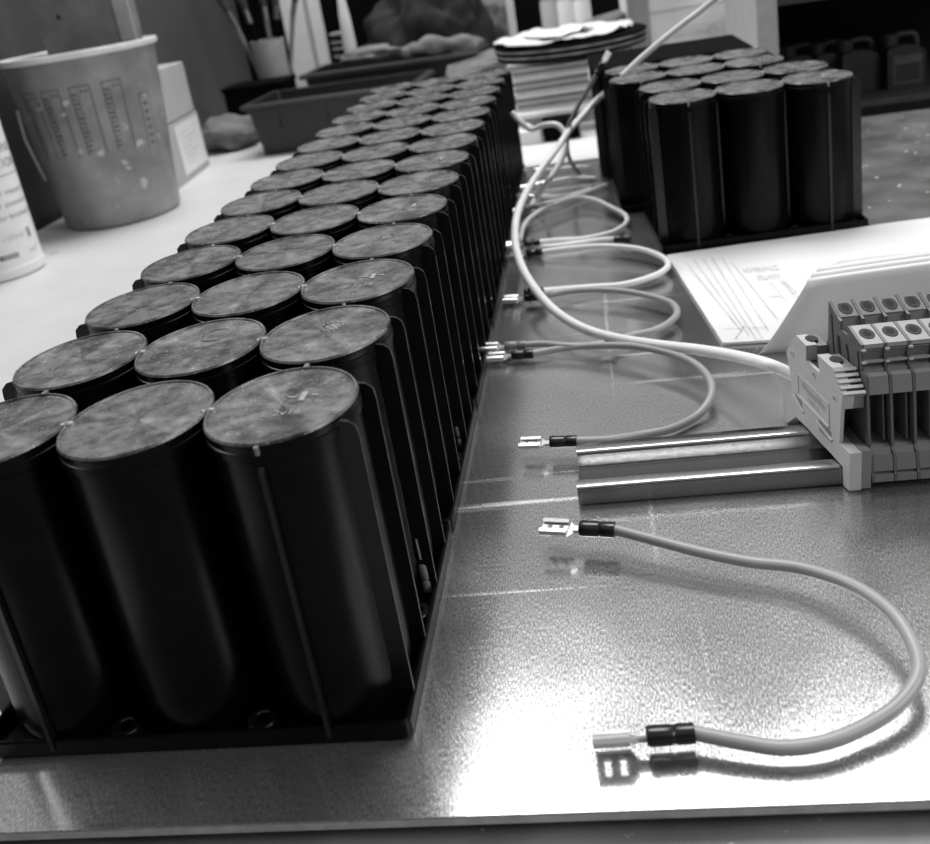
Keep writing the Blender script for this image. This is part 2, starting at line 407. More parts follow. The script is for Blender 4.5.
# ------------------------------------------------------------------ wires with push-on terminals
def frame_from(d, roll=0.0):
    d = Vector(d).normalized(); s = d.cross(Vector((0, 0, 1))).normalized(); u = s.cross(d)
    if roll:
        R = Matrix.Rotation(roll, 3, d); s = R @ s; u = R @ u
    return d, s, u
def terminal(root, p, d, roll=0.0, sl='sleeve', k=1.0, tab=False):
    # p: where the insulation ends; d: direction the terminal points in
    d, s, u = frame_from(d, roll); p = Vector(p)
    def mp(a, b, c): return p + d * (a * k) + s * (b * k) + u * (c * k)
    L = .27
    sm = MB()
    prof = [(0, .052), (.004, .066), (.10, .066), (.115, .058), (.13, .066), (.25, .068), (L, .06)]
    n = 14
    sm.loft([[mp(a, r * cos(2 * pi * i / n), r * .86 * sin(2 * pi * i / n)) for i in range(n)] for a, r in prof])
    so = sm.build('sleeve', sl, root, 35)
    if tab == 'none': return
    if tab:
        tm = MB()
        for (a0, a1, b0, b1, c0, c1) in ((L - .02, L + .06, -.03, .03, -.02, .02), (L + .05, L + .24, -.065, .065, -.008, .008)):
            tm.loft([[mp(a, b, c) for b, c in ((b0, c0), (b1, c0), (b1, c1), (b0, c1))] for a in (a0, a1)])
        tm.build('terminal', 'tin', root); return
    tm = MB()
    def bxx(a0, a1, b0, b1, c0, c1):
        tm.loft([[mp(a, b, c) for b, c in ((b0, c0), (b1, c0), (b1, c1), (b0, c1))] for a in (a0, a1)])
    # neck
    tm.loft([[mp(a, b * w_, c) for b, c in ((-1, -.025), (1, -.025), (1, .0), (-1, .0))] for a, w_ in ((L - .02, .03), (L + .05, .035), (L + .09, .085))])
    a0 = L + .085; a1 = L + .30; wd = .085
    # floor with two cross windows
    for q0, q1 in ((0, .045), (.08, .135), (.17, .215)): bxx(a0 + q0, a0 + q1, -wd, wd, -.012, .0)
    for b0, b1 in ((-wd, -.04), (.04, wd)): bxx(a0 + .02, a1 - .02, b0, b1, -.012, .0)
    # rolled-over sides
    for sg in (-1, 1):
        arc = [(wd, -.03), (wd + .014, -.005), (wd + .008, .022), (wd - .02, .033), (wd - .045, .02)]
        out = [(sg * b, c) for b, c in arc]; inn = [(sg * (b - .010 if i_ < 3 else b), c - (.010 if i_ > 1 else 0)) for i_, (b, c) in enumerate(arc)]
        poly = out + inn[::-1]
        tm.loft([[mp(a, b, c) for b, c in poly] for a in (a0 + .01, a1)])
    tm.build('terminal', 'tin', root)
def wire(label, pts, r=.043, mat='wire', ends=((0, 'sleeve', 0), (0, 'sleeve', 0)), name='terminal_wire', k=1.0, tips=(None, None), group='terminal wires on the metal sheet'):
    P = []
    for q in pts:
        P.append(at(q[0], q[1], q[2]) if len(q) == 3 else aty(q[0], q[1], q[3]))
    base = Vector((P[0].x, P[0].y, 0))
    t = thing(name, label, 'wire', base, group=group)
    P = [p - base for p in P]; cr = crom(P, 8)
    MB().tube(cr, r, 10).build('insulation', mat, t, 180)
    tp = [(at(*q) - base) if q else None for q in tips]
    D0 = (tp[0] - cr[0]) if tp[0] else cr[0] - cr[1]; D1 = (tp[1] - cr[-1]) if tp[1] else cr[-1] - cr[-2]
    if ends[0]: terminal(t, cr[0] + (cr[1] - cr[0]).normalized() * .03, D0, ends[0][0], ends[0][1], k, len(ends[0]) > 3 and ends[0][3])
    if ends[1]: terminal(t, cr[-1] + (cr[-2] - cr[-1]).normalized() * .03, D1, ends[1][0], ends[1][1], k, len(ends[1]) > 3 and ends[1][3])
    return t
wire('grey wire nearest the camera, a wide hook between two black-sleeved terminals',
     [(612, 529, .2), (650, 539, .19), (700, 552, .17), (750, 562, .16), (800, 568, .18), (850, 584, .22), (890, 611, .24), (913, 645, .22), (918, 675, .2), (900, 703, .16), (870, 724, .13), (830, 741, .12), (785, 748, .11), (740, 742, .12), (690, 732, .13)],
     .046, ends=((0, 'sleeve', 0), (.6, 'sleeve', 0)), k=1.1, tips=((550, 526, .2), (606, 738, .13)))
wire('grey wire looping right from paired terminals to a terminal just behind the metal rail',
     [(531, 354, .1), (560, 349, .12), (590, 346, .16), (630, 346, .2), (665, 352, .22), (690, 361, .22), (706, 374, .2), (712, 388, .17), (708, 403, .12), (695, 417, .07), (670, 429, .07), (640, 435, .09), (606, 440, .14), (574, 441, .17)],
     .044, tips=((490, 357, .1), (523, 443, .17)))
wire('grey wire looping under the thick cable, its upper sleeve beside the black one',
     [(524, 345, .14), (545, 344, .15), (570, 346, .15), (600, 344, .14), (630, 336, .12), (655, 330, .12), (671, 321, .14), (677, 312, .16), (671, 303, .17), (650, 296, .18), (620, 291, .18), (590, 290, .17), (565, 292, .14), (541, 297, .1)],
     .044, 'wire', ((0, 'sleevegrey', 0), (0, 'sleeve', 0)), tips=((487, 347, .15), (496, 300, .1)))
wire('pale wire in the flat loop third from the rail, under the thick cable',
     [(541, 291, .2), (565, 289, .14), (592, 287, .1), (620, 285, .1), (642, 280, .12), (660, 273, .14), (668, 265, .16), (662, 257, .17), (640, 249, .18), (606, 246, .18), (574, 248, .15), (541, 252, .1)],
     .044, 'wirewhite', ((0, 'sleeve', 0, 'none'), (0, 'sleeve', 0)))
wire('pale wire in the small round loop level with the front of the short group',
     [(538, 242, .14), (560, 240, .12), (580, 239, .1), (598, 236, .08), (615, 231, .1), (626, 223, .12), (625, 215, .14), (611, 207, .16), (592, 199, .18), (574, 198, .2), (556, 204, .2), (540, 211, .18), (529, 219, .16), (523, 228, .14), (520, 240, .12)],
     .042, 'wirewhite', ((0, 'sleeve', 0), None))
wire('pale wire running right to a dark sleeve at the left foot of the short group',
     [(537, 247, .06), (556, 246, .06), (580, 243, .06), (600, 240, .06), (616, 239, .07)], .042, 'wirewhite', (None, (0, 'sleeve', 0, 'none')))
wire('pale wire running from the long row to the foot of the middle right module',
     [(535, 206, .12), (552, 202, .1), (572, 197, .08), (590, 191, .07), (606, 185, .07)], .042, 'wirewhite', ((0, 'sleevegrey', 0), None))
wire('pale wire with its bright terminal against the long row, third from the back',
     [(538, 197, .1), (556, 197, .09), (575, 194, .08), (590, 189, .08)], .04, 'wirewhite', ((0, 'tin', 0), None))
wire('pale wire with its bright terminal against the long row, second from the back',
     [(545, 183, .1), (565, 179, .1), (582, 178, .08), (597, 178, .07)], .04, 'wirewhite', ((0, 'tin', 0), None))
wire('pale wire with its bright terminal against the long row, furthest back',
     [(543, 170, .1), (560, 169, .1), (575, 167, .09), (590, 167, .08)], .04, 'wirewhite', ((0, 'tin', 0), None))
wire('thin dark wire rising upright between the two groups, tinned tip in the air',
     [(593, 179, .05), (580, 174, .12), (570, 160, .5), (567, 145, 0, 13.1), (568, 128, 0, 13.0), (575, 112, 0, 12.9), (585, 94, 0, 12.8), (597, 73, 0, 12.7)], .045, 'wiredark', (None, (1.2, 'sleeve', 0, 1)), k=.95)
wire('white wire arching up beside the long row and down along the thick cable',
     [(512, 112, .0, 13.2), (520, 121, 0, 13.2), (531, 129, 0, 13.2), (545, 125, 0, 13.1), (557, 125, 0, 13.0), (565, 134, 0, 12.9), (566, 147, 0, 12.7), (560, 163, 0, 12.3), (549, 180, 0, 11.7), (538, 196, .2), (530, 208, .06)], .055, 'wirewhite', (None, None), name='white_wire')
wire('thick white cable sweeping from the end bracket up between the two groups',
     [(806, 384, 0, 3.55), (793, 375, 0, 3.62), (770, 365, .52), (740, 357, .42), (700, 350, .32), (650, 344, .24), (610, 337, .2), (580, 327, .22), (555, 311, .27), (535, 289, .34), (521, 265, .42), (515, 240, .52), (517, 215, .66), (526, 193, .8), (540, 171, 1.0), (556, 150, 0, 11.8), (569, 131, 0, 12.9), (585, 113, 0, 13.7), (598, 99, 0, 14.0), (612, 88, 0, 14.02)], .062, 'wirewhite', (None, None), name='thick_cable', group=None)
wire('stiff white cable end resting on a lid of the short group, leaning up right',
     [(622, 76, 0, 11.55), (640, 59, 0, 11.45), (660, 42, 0, 11.3), (680, 26, 0, 11.1), (700, 11, 0, 10.9), (722, -7, 0, 10.6), (745, -27, 0, 10.3)], .052, 'wirewhite', (None, None), name='stiff_cable', group=None)
# spare spade terminal standing between two fins of the long row
t = thing('spade_terminal', 'spade terminal in a grey sleeve stuck upright between fins of the first two modules', 'terminal', (1.46, .95, 0))
terminal(t, (0, 0, .06), (-.03, .03, 1), .9, 'sleevegrey', 1.0, True)
t = thing('spade_terminal', 'dim spade terminal between fins of the long row beside the second module', 'terminal', (1.46, 3.32, 0))
terminal(t, (0, 0, .06), (-.03, .02, 1), .9, 'sleevegrey', .9, True)

# ------------------------------------------------------------------ mounting rail
RL = 4.3
rp = [(0, .012), (0, .15), (.004, .168), (.014, .18), (.03, .186), (.135, .186), (.152, .18), (.164, .165), (.18, .05), (.2, .032), (.60, .032), (.615, .05), (.632, .145), (.638, .165), (.65, .18), (.668, .186), (.80, .186), (.812, .175), (.812, .158), (.67, .158), (.655, .15), (.64, .02), (.62, 0), (.18, 0), (.16, .02), (.145, .158), (.03, .158), (.022, .15), (.022, .012)]
ro = MB().prism(rp, (RL, 0, 0), org=(0, 0, 0))
ro = ro.build('mounting_rail', 'rail', None, 45, loc=(2.68, 2.085, 0))
tag(ro, 'zinc-plated metal mounting rail lying on the sheet, carrying the terminal blocks', 'rail')

# ------------------------------------------------------------------ end bracket and terminal blocks
TH = radians(11); UV = Vector((-sin(TH), cos(TH), 0))
def prism_u(poly, x0, x1): return MB().prism(poly, (x1 - x0, 0, 0), org=(x0, 0, 0), u=UV)
eb = thing('end_bracket', 'light grey plastic end bracket clipped on the rail left of the terminal blocks', 'end bracket', (5.0, 1.943, 0))
outl = [(1.026, 1.078), (1.284, .815), (1.188, .572), (1.196, .441), (1.404, .312), (1.416, .03), (1.345, .005), (1.112, .19), (.828, .205), (.74, .20), (.60, .20), (.50, .20), (.341, .205), (.20, .2), (.12, .2), (.12, .01), (.0, .03), (-.024, .406), (.173, .40), (.127, .738), (.094, .886), (.285, 1.071), (.57, 1.075), (.54, .911), (.821, .908), (.809, 1.062)]
def undercut(o):
    i = o.index([p for p in o if abs(p[1] - .738) < .002][0])
    return o[:i] + [(.40, .42), (.40, .72), (o[i][0], .75)] + o[i + 1:]
prism_u(outl, 0, .03).build('side_wall', 'bracket', eb)
prism_u(undercut(outl), .03, .097).build('housing', 'bracket', eb)
o2 = [(u_ + (.02 if u_ < .1 else 0), z_ - (.012 if z_ > 1 else 0)) for u_, z_ in outl]
# darker rear half, notched behind the louvres
prism_u(undercut(o2), .10, .186).build('rear_housing', 'bracketdark', eb)
prism_u([(.42, .42), (.45, .42), (.45, .72), (.42, .72)], .035, .18)
prism_u([(.39, .43), (.402, .43), (.402, .715), (.39, .715)], .032, .184).build('recess_shade', 'void', eb)  # near-black plate in place of shade inside the undercut
# louvres down the sloping face: bars standing proud
A = Vector((.285, 1.05)); B = Vector((.10, .90))
sl = MB()
pA = Vector((.275, 1.045)); pB = Vector((.098, .885))
for k in range(5):
    c = pA.lerp(pB, (k + .1) / 4.4); nrm = Vector((-(pA - pB).y, (pA - pB).x)).normalized()
    dd = (pB - pA).normalized() * .014
    q = [c - dd + nrm * -.02, c + dd + nrm * -.02, c + dd + nrm * .03, c - dd + nrm * .03]
    prism_u([tuple(v) for v in q], .002, .186).build('louvre', 'bracket', eb)
q = [pA + nrm * .002, pB + nrm * .002, pB + nrm * .006, pA + nrm * .006]
prism_u([tuple(v) for v in q], .05, .17).build('louvre_shade', 'void', eb)  # near-black strip in place of shade between the bars
def u3(x, u_, z_): p = UV * u_; return Vector((x + p.x, p.y, z_))
def ringdisk(x, u_, z_, r, n=16): return [u3(x, u_ + r * cos(2 * pi * i / n), z_ + r * sin(2 * pi * i / n)) for i in range(n)]
for u_, z_ in ((1.13, .85), (.66, .84), (.245, .80)):
    MB().loft([ringdisk(.01, u_, z_, .034), ringdisk(-.006, u_, z_, .034), ringdisk(-.006, u_, z_, .02), ringdisk(.008, u_, z_, .018)], caps=False).build('boss', 'bracket', eb, 30)
    MB().loft([ringdisk(-.001, u_, z_, .021), ringdisk(.004, u_, z_, .021)]).build('pin_hole', 'bracketdark', eb)
# raised name field outline, lettering and ledges
def bar(u0, z0, u1, z1, w_=.012, h=.007, mat='bracket', name='moulded_line'):
    a = Vector((u0, z0)); b_ = Vector((u1, z1)); n_ = Vector((-(b_ - a).y, (b_ - a).x)).normalized() * w_ / 2
    pl = [a + n_, b_ + n_, b_ - n_, a - n_]
    return prism_u([tuple(v) for v in pl], -h, .002).build(name, mat, eb)
bar(1.02, .69, .36, .69); bar(.36, .69, .36, .46); bar(1.02, .69, 1.02, .47); bar(1.02, .47, .36, .46, .02, .016)
text_mb('Weidmüller', .11, lambda x, y, h: tuple(u3(-.004, .95 - x, .58 + y))).build('lettering', 'post', eb)
text_mb('ZEW 35', .07, lambda x, y, h: tuple(u3(-.004, .80 - x, .50 + y))).build('lettering', 'post', eb)
bar(1.12, .42, .90, .34, .02, .02); bar(.60, .40, .30, .36, .02, .02)
prism_u([(.95, .45), (1.1, .45), (1.1, .36), (.95, .36)], -.003, .002).build('recess', 'bracketdark', eb)
prism_u([(.33, .43), (.58, .43), (.58, .32), (.33, .32)], -.003, .002).build('recess', 'bracketdark', eb)
# screw holes in the two towers: near-black discs for their shade
def topdisk(cx, u_, z_, r, n=18): return [u3(cx + r * cos(2 * pi * i / n), u_ + 1.25 * r * sin(2 * pi * i / n), z_) for i in range(n)]
for u_, z_ in ((.93, 1.078), (.43, 1.078)):
    MB().loft([topdisk(.098, u_, z_ - .02, .052), topdisk(.098, u_, z_ + .001, .052)]).build('screw_hole', 'void', eb)
prism_u([(.56, .89), (.80, .885), (.80, .92), (.56, .92)], .03, .08).build('slot', 'void', eb)

bl_body = [(.768, 1.477), (.60, 1.385), (.55, 1.372), (.55, 1.29), (.42, 1.29), (.406, 1.378), (.165, 1.30), (.160, 1.25), (.182, 1.235), (.178, 1.16), (.158, 1.15), (.155, 1.135), (.175, 1.12), (.17, 1.06), (.127, 1.065), (.10, 1.04), (.079, .873), (.055, .411), (.075, .38), (.03, .34), (.01, .16), (.0, .15), (.0, .08), (.12, .08), (.12, .19), (.95, .19), (.95, .05), (1.09, .05), (1.12, .4), (1.0, .95), (.84, 1.02), (.80, 1.12)]
core = [(.75, 1.44), (.60, 1.37), (.56, 1.28), (.42, 1.28), (.41, 1.35), (.19, 1.28), (.2, 1.1), (.12, 1.0), (.105, .875), (.30, .86), (.30, .43), (.09, .40), (.04, .33), (.03, .10), (.12, .10), (.12, .19), (.95, .19), (1.0, .4), (.98, .95), (.8, 1.1)]
bp_ = .186
def make_block():
    t = thing('terminal_block', '', 'terminal block', group='grey terminal blocks on the rail')
    # thin left wall carries the whole outline, the core is set back inside it
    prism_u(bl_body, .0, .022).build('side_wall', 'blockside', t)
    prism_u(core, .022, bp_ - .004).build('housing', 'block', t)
    for pl, nm, mt_ in (([(.768, 1.477), (.60, 1.385), (.60, 1.365), (.768, 1.455)], 'rear_platform', 'block'),  # rear platform darker than the front one, its shade put into the colour
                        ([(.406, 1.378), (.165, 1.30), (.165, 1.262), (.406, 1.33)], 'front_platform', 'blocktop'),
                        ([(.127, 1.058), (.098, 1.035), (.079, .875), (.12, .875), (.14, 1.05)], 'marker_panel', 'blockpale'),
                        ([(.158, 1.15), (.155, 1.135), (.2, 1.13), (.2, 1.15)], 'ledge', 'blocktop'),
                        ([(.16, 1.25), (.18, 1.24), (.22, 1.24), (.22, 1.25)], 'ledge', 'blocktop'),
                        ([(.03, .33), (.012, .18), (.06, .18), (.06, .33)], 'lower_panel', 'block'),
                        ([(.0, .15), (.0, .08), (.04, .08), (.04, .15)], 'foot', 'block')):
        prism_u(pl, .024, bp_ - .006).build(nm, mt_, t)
    prism_u([(.11, .86), (.285, .86), (.285, .43), (.11, .43)], .022, bp_ - .03)
    # wire pocket: back wall and side cheek coloured dark for its shade
    prism_u([(.27, .855), (.32, .855), (.32, .435), (.27, .435)], .024, bp_ - .006).build('wire_pocket', 'void', t)
    prism_u([(.12, .86), (.29, .86), (.29, .43), (.10, .43)], bp_ - .045, bp_ - .03).build('pocket_cheek', 'blockside', t)
    # screw holes on both platforms: near-black discs for their shade
    for u_, z_, s_ in ((.686, 1.432, .49), (.29, 1.3425, .325)):
        r = .058
        mk = lambda dz, rr_: [u3(.104 + rr_ * cos(2 * pi * i / 20), u_ + 1.1 * rr_ * sin(2 * pi * i / 20), z_ + s_ * 1.1 * rr_ * sin(2 * pi * i / 20) + dz) for i in range(20)]
        MB().loft([mk(-.02, r), mk(.003, r)]).build('screw_hole', 'void', t)
        MB().loft([mk(-.02, r * .6), mk(.0045, r * .55)]).build('screw', 'mat', t)  # screw coloured near-black for the shade down its hole
    for pl in ([(.73, 1.38), (.70, 1.38), (.66, .95), (.69, .95)], [(.62, 1.22), (.56, 1.22), (.50, .9), (.56, .9)], [(.45, 1.2), (.41, 1.2), (.30, .8), (.34, .8)], [(.24, 1.22), (.21, 1.22), (.17, .9), (.20, .9)]):
        prism_u(pl, -.002, .001).build('recess_strip', 'void', t)  # dark strips laid on the flat wall in place of shaded slots
    # dark slot between the platforms and catch nubs
    prism_u([(.43, 1.292), (.54, 1.292), (.54, 1.30), (.43, 1.30)], .03, bp_ - .01).build('slot', 'void', t)
    MB().box(.0, .03, .14, .17, 1.245, 1.262).xf(lambda v: u3(v.x, v.y, v.z)).build('catch', 'bracket', t)
    MB().box(.0, .03, .135, .16, 1.135, 1.15).xf(lambda v: u3(v.x, v.y, v.z)).build('catch', 'bracket', t)
    return t
words = ['first, leftmost grey terminal block, next to the light end bracket', 'second grey terminal block counted from the end bracket',
         'third grey terminal block counted from the end bracket', 'fourth grey terminal block counted from the end bracket',
         'fifth terminal block from the bracket, cut by the right edge of the photo']
b0 = make_block()
for k in range(5):
    o = b0 if k == 0 else copy_tree(b0)
    o.location = [c * S for c in (5.193 + bp_ * k, 1.961, 0)]; o['label'] = words[k]

# ------------------------------------------------------------------ printed papers
pp = thing('paper_packet', 'white printed drawing sheets lying flat, top pages folded over beside the terminal blocks', 'paper')
def quad_sheet(c, z, thick=.012, n=10, amp=.01):
    mb = MB(); rings = []
    A, B_, C_, D = [Vector(v) for v in c]   # near left, near right, far right, far left
    vs_ = []
    for k in range(n + 1):
        for i in range(n + 1):
            p = A.lerp(B_, i / n).lerp(D.lerp(C_, i / n), k / n)
            vs_.append((p.x, p.y, z + thick + amp * (noise.noise(Vector((p.x * 1.3, p.y * 1.3, 3))) + .5)))
    m_ = n + 1; top = len(vs_)
    vs_ += [(v[0], v[1], v[2] - thick) for v in vs_]
    fs = []
    for k in range(n):
        for i in range(n):
            a = k * m_ + i; fs.append((a, a + 1, a + m_ + 1, a + m_)); fs.append((top + a, top + a + m_, top + a + m_ + 1, top + a + 1))
    edge = [i for i in range(m_)] + [k * m_ + n for k in range(1, m_)] + [n * m_ + i for i in range(n - 1, -1, -1)] + [k * m_ for k in range(n - 1, 0, -1)]
    for a, b_ in zip(edge, edge[1:] + edge[:1]): fs.append((a, top + a, top + b_, b_))
    return mb.add(vs_, fs)
nl = at(723, 346); fl = at(667, 257.5); fr = at(1000, 207); 
fl2 = (fl.x, fl.y + .03); 
nr = (9.2, 4.75); frr = (9.6, 9.25)
quad_sheet([(nl.x, nl.y, 0), (nr[0], nr[1], 0), (frr[0], frr[1], 0), (fl.x, fl.y, 0)], .003, .035, 24, .012).build('bottom_sheets', 'paper', pp, 40)
# faint printed drawing on the sheet
prt = MB(); zp = .058
def pline(a, b_, w_=.012, mb=None):
    a = Vector(a); b_ = Vector(b_); n_ = Vector((-(b_ - a).y, (b_ - a).x)).normalized() * w_ / 2
    (mb or prt).add([(a.x + n_.x, a.y + n_.y, zp), (b_.x + n_.x, b_.y + n_.y, zp), (b_.x - n_.x, b_.y - n_.y, zp), (a.x - n_.x, a.y - n_.y, zp)], [(0, 1, 2, 3)])
def G(px, py): p = at(px, py, zp); return (p.x, p.y)
for a, b_ in (((686, 262), (742, 331)), ((694, 259), (749, 335)), ((703, 258), (757, 340)), ((712, 257), (762, 338)), ((722, 257), (768, 330)), ((732, 262), (777, 318)), ((724, 328), (767, 327)), ((745, 325), (735, 338)),
              ((757, 279), (800, 277)), ((769, 281), (786, 301)), ((784, 280), (797, 293)), ((781, 280), (794, 294))):
    pline(G(*a), G(*b_))
for k in range(7):
    pline(G(772 + k * 2.4, 283 + k * 2.6), G(785 + k * 2.2, 281 + k * 2.4), .01)
prt.build('printed_lines', 'inkpale', pp)
t1 = MB()
def flat_text(s, px, py, size, ang=0.0):
    p = at(px, py, zp); ca, sa = cos(ang), sin(ang)
    return text_mb(s, size, lambda x, y, h: (p.x + .45 * x * ca - y * sa, p.y + x * sa + y * ca, zp))
for s_, px, py, sz in (('WIRING', 744, 273, .30), ('PLAN', 758, 279, .28)):
    flat_text(s_, px, py, sz).build('printed_heading', 'inkpale', pp)
flat_text('Note', 769, 298, .16, 0).build('printed_heading', 'inkpale', pp)
# pages folded over into a standing ridge
def fold(off, zr, x_l0, x_l1, lean):
    # cross-section from the near foot over the ridge to the flat pages behind
    sec = [(4.93, .0), (4.86, .12), (4.80, .34), (4.76, .60), (4.74, zr - .10), (4.745, zr - .02), (4.77, zr), (4.82, zr - .01), (5.2, zr - .30), (5.8, zr * .38), (6.4, zr * .18), (7.0, .10), (7.4, .07)]
    sec = [(y + off, z) for y, z in sec]
    vs_ = []; n = 12; fs = []
    for k, (y, z) in enumerate(sec):
        f = min(1, z / zr)
        front = k <= 6
        xl = x_l0 + (x_l1 - x_l0) * (f if front else 1.0) + (0 if front else (1 - f) * .9)
        for i in range(n + 1):
            t_ = i / n; x = xl + (8.6 - xl) * t_
            vs_.append((x, y + .02 * sin(t_ * 5) - .10 * t_ * f, z + .14 * t_ * f * (1 if z > .2 else 0)))
    for k in range(len(sec) - 1):
        for i in range(n):
            a = k * (n + 1) + i; fs.append((a, a + 1, a + n + 2, a + n + 1))
    return MB().add(vs_, fs)
for off, zr, a, b_ in ((0, .92, 4.76, 5.30), (.08, .95, 4.82, 5.36), (.17, .97, 4.88, 5.44)):
    o = fold(off, zr, a, b_, 0).build('folded_page', 'paper', pp, 180)
    md = o.modifiers.new('thickness', 'SOLIDIFY'); md.thickness = .006 * S; md.offset = -1

# ------------------------------------------------------------------ left bench objects
# bucket
bc = thing('mixing_bucket', 'cloudy grey plastic mixing bucket with printed scales, standing by the left wall', 'bucket', (-8.4, 16.58, 0))
bh = 4.01
MB().lathe([(1.26, 0), (1.34, .05), (1.36, .12), (1.70, bh - .1), (1.66, bh - .1), (1.30, .12), (0.2, .10)], n=56).build('body', 'bucket', bc, 40)
MB().lathe([(1.69, bh - .14), (1.76, bh - .13), (1.79, bh - .07), (1.77, bh), (1.70, bh + .01), (1.65, bh - .04), (1.66, bh - .14)], n=56, caps=False).build('rim', 'bucketrim', bc, 50)
a = math.atan2(CAM[1] - 16.58, CAM[0] + 8.4)
def on_bucket(th, z, e=.006):
    r = 1.36 + (z - .12) / (bh - .22) * .34 + e; return (r * cos(th), r * sin(th), z)
pm = MB()
def bpatch(t0, t1_, z0, z1, mb, e=.006):
    n = max(1, int(abs(t1_ - t0) / .06) + 1); 
    for i in range(n):
        p, q_ = t0 + (t1_ - t0) * i / n, t0 + (t1_ - t0) * (i + 1) / n
        mb.add([on_bucket(p, z0, e), on_bucket(q_, z0, e), on_bucket(q_, z1, e), on_bucket(p, z1, e)], [(0, 1, 2, 3)])
sc = 0
for t0 in (-1.02, -.66, -.26, .16):
    z1 = 3.3; z0 = 1.75; wdt = .27
    c0 = a + t0
    for (u0, u1, v0, v1) in ((0, wdt, z1 - .02, z1), (0, .014, z0, z1), (wdt - .014, wdt, z0, z1), (.085, .095, z0 + .3, z1 - .15)):
        bpatch(c0 + u0, c0 + u1, v0, v1, pm)
    for k in range(13):
        zz = z1 - .2 - k * .105; ln = (.05, .035, .06)[k % 3]
        bpatch(c0 + .022, c0 + .022 + ln, zz, zz + .045, pm)
        if k % 2 == 0: bpatch(c0 + .1, c0 + .12, zz, zz + .012, pm)
    bpatch(c0 + .14, c0 + .165, z1 - .16, z1 - .1, pm); bpatch(c0 + .2, c0 + .225, z1 - .16, z1 - .1, pm)
c0 = a + .66
for (u0, u1, v0, v1) in ((0, .2, 2.85, 2.87), (0, .014, 1.6, 2.85), (.19, .2, 1.6, 2.85)): bpatch(c0 + u0, c0 + u1, v0, v1, pm)
for k in range(6):
    bpatch(c0 + .06, c0 + .13, 2.6 - k * .18, 2.66 - k * .18, pm)
pm.build('printed_scale', 'bucketprint', bc)
wk = MB().tube([on_bucket(a - 1.55, 2.9, .03), on_bucket(a - 1.6, 2.2, .12), on_bucket(a - 1.62, 1.2, .05)], .03, 6).build('wire_handle', 'bucketrim', bc, 180)
# wooden board standing in the bucket
Yb = 17.3
p0 = aty(42, 30, Yb); p1 = aty(141, 30, Yb); p0.x = max(p0.x, -9.68); p1.x = min(p1.x, -7.2)
bx0, bx1 = -8.4 - .85, -8.4 + .85
o = MB().loft([[(bx0, Yb - .1, .13), (bx1, Yb - .1, .13), (bx1, Yb + .25, .13), (bx0, Yb + .25, .13)],
               [(p0.x, Yb - .1, 4.3), (p1.x, Yb - .1, 4.3), (p1.x, Yb + .25, 4.3), (p0.x, Yb + .25, 4.3)],
               [(p0.x, Yb - .1, 7.0), (p1.x, Yb - .1, 7.0), (p1.x, Yb + .25, 7.0), (p0.x, Yb + .25, 7.0)]]).build('wooden_board', 'wood')
MBp = MB().box(p1.x - .36, p1.x, Yb - .16, Yb - .1, 4.0, 7.0)
o2_ = MBp.build('edge_strip', 'post', o); o2_['label'] = 'pale edge strip down the right of the board'
k_ = MB().loft([[(p0.x + .55 + .05 * cos(a_), Yb - .101 - e_, 4.75 + .07 * sin(a_)) for a_ in [2 * pi * i / 10 for i in range(10)]] for e_ in (0, .004)]).build('knot', 'void', o)
tag(o, 'upright grey wooden board standing in the mixing bucket', 'board')
# bottle
btl = thing('white_bottle', 'white plastic bottle with small label text, cut by the left edge', 'bottle', (-9.17, 12.47, 0))
MB().lathe([(.76, 0), (.82, .04), (.835, .14), (.83, .22), (.815, .24), (.80, 3.9), (.77, 4.3), (.6, 4.9), (.35, 5.3), (.3, 5.6)], n=48).build('body', 'white', btl, 30)
MB().lathe([(.34, 5.55), (.36, 5.6), (.36, 6.1), (.3, 6.15)], n=24).build('cap', 'ink', btl, 30)
ab = math.atan2(CAM[1] - 12.47, CAM[0] + 9.17)
def bt(s_, size, z, t0, mat='ink'):
    text_mb(s_, size, lambda x, y, h: ((.808 + .012) * cos(ab + t0 + x / .82), (.808 + .012) * sin(ab + t0 + x / .82), z + y)).build('label_text', mat, btl)
for s_, sz, z, t0 in (('DRY', .26, 2.76, .05), ('WORKING', .26, 2.47, -.15), ('DIRECTIONS', .26, 2.17, -.30)): bt(s_, sz, z, t0)
for s_, sz, z, t0 in (('Safe for masonry', .17, 1.66, -.1), ('Use for stonework', .17, 1.42, -.2), ('Easy for brickwork', .17, 1.18, -.2)): bt(s_, sz, z, t0, 'ink')
bt('colour', .2, .78, .15, 'inkpale'); bt('mail', .16, .42, .75, 'inkpale')
for z, th0, th1 in ((3.12, -.6, 1.5), (2.02, -.6, 1.5)):
    m_ = MB(); n = 20
    for i in range(n):
        p, q_ = ab + th0 + (th1 - th0) * i / n, ab + th0 + (th1 - th0) * (i + 1) / n
        m_.add([(.822 * cos(p), .822 * sin(p), z), (.822 * cos(q_), .822 * sin(q_), z), (.822 * cos(q_), .822 * sin(q_), z + .02), (.822 * cos(p), .822 * sin(p), z + .02)], [(0, 1, 2, 3)])
    m_.build('label_line', 'ink', btl)
def bpatch2(t0, t1_, z0, z1, mat):
    m_ = MB()
    for i in range(4):
        p, q_ = ab + t0 + (t1_ - t0) * i / 4, ab + t0 + (t1_ - t0) * (i + 1) / 4
        m_.add([(.823 * cos(p), .823 * sin(p), z0), (.823 * cos(q_), .823 * sin(q_), z0), (.823 * cos(q_), .823 * sin(q_), z1), (.823 * cos(p), .823 * sin(p), z1)], [(0, 1, 2, 3)])
    m_.build('label_symbol', mat, btl)
bpatch2(.0, .45, .42, .52, 'ink'); bpatch2(.0, .06, .42, .52, 'inkdark'); bpatch2(.88, 1.0, .72, .92, 'ink')
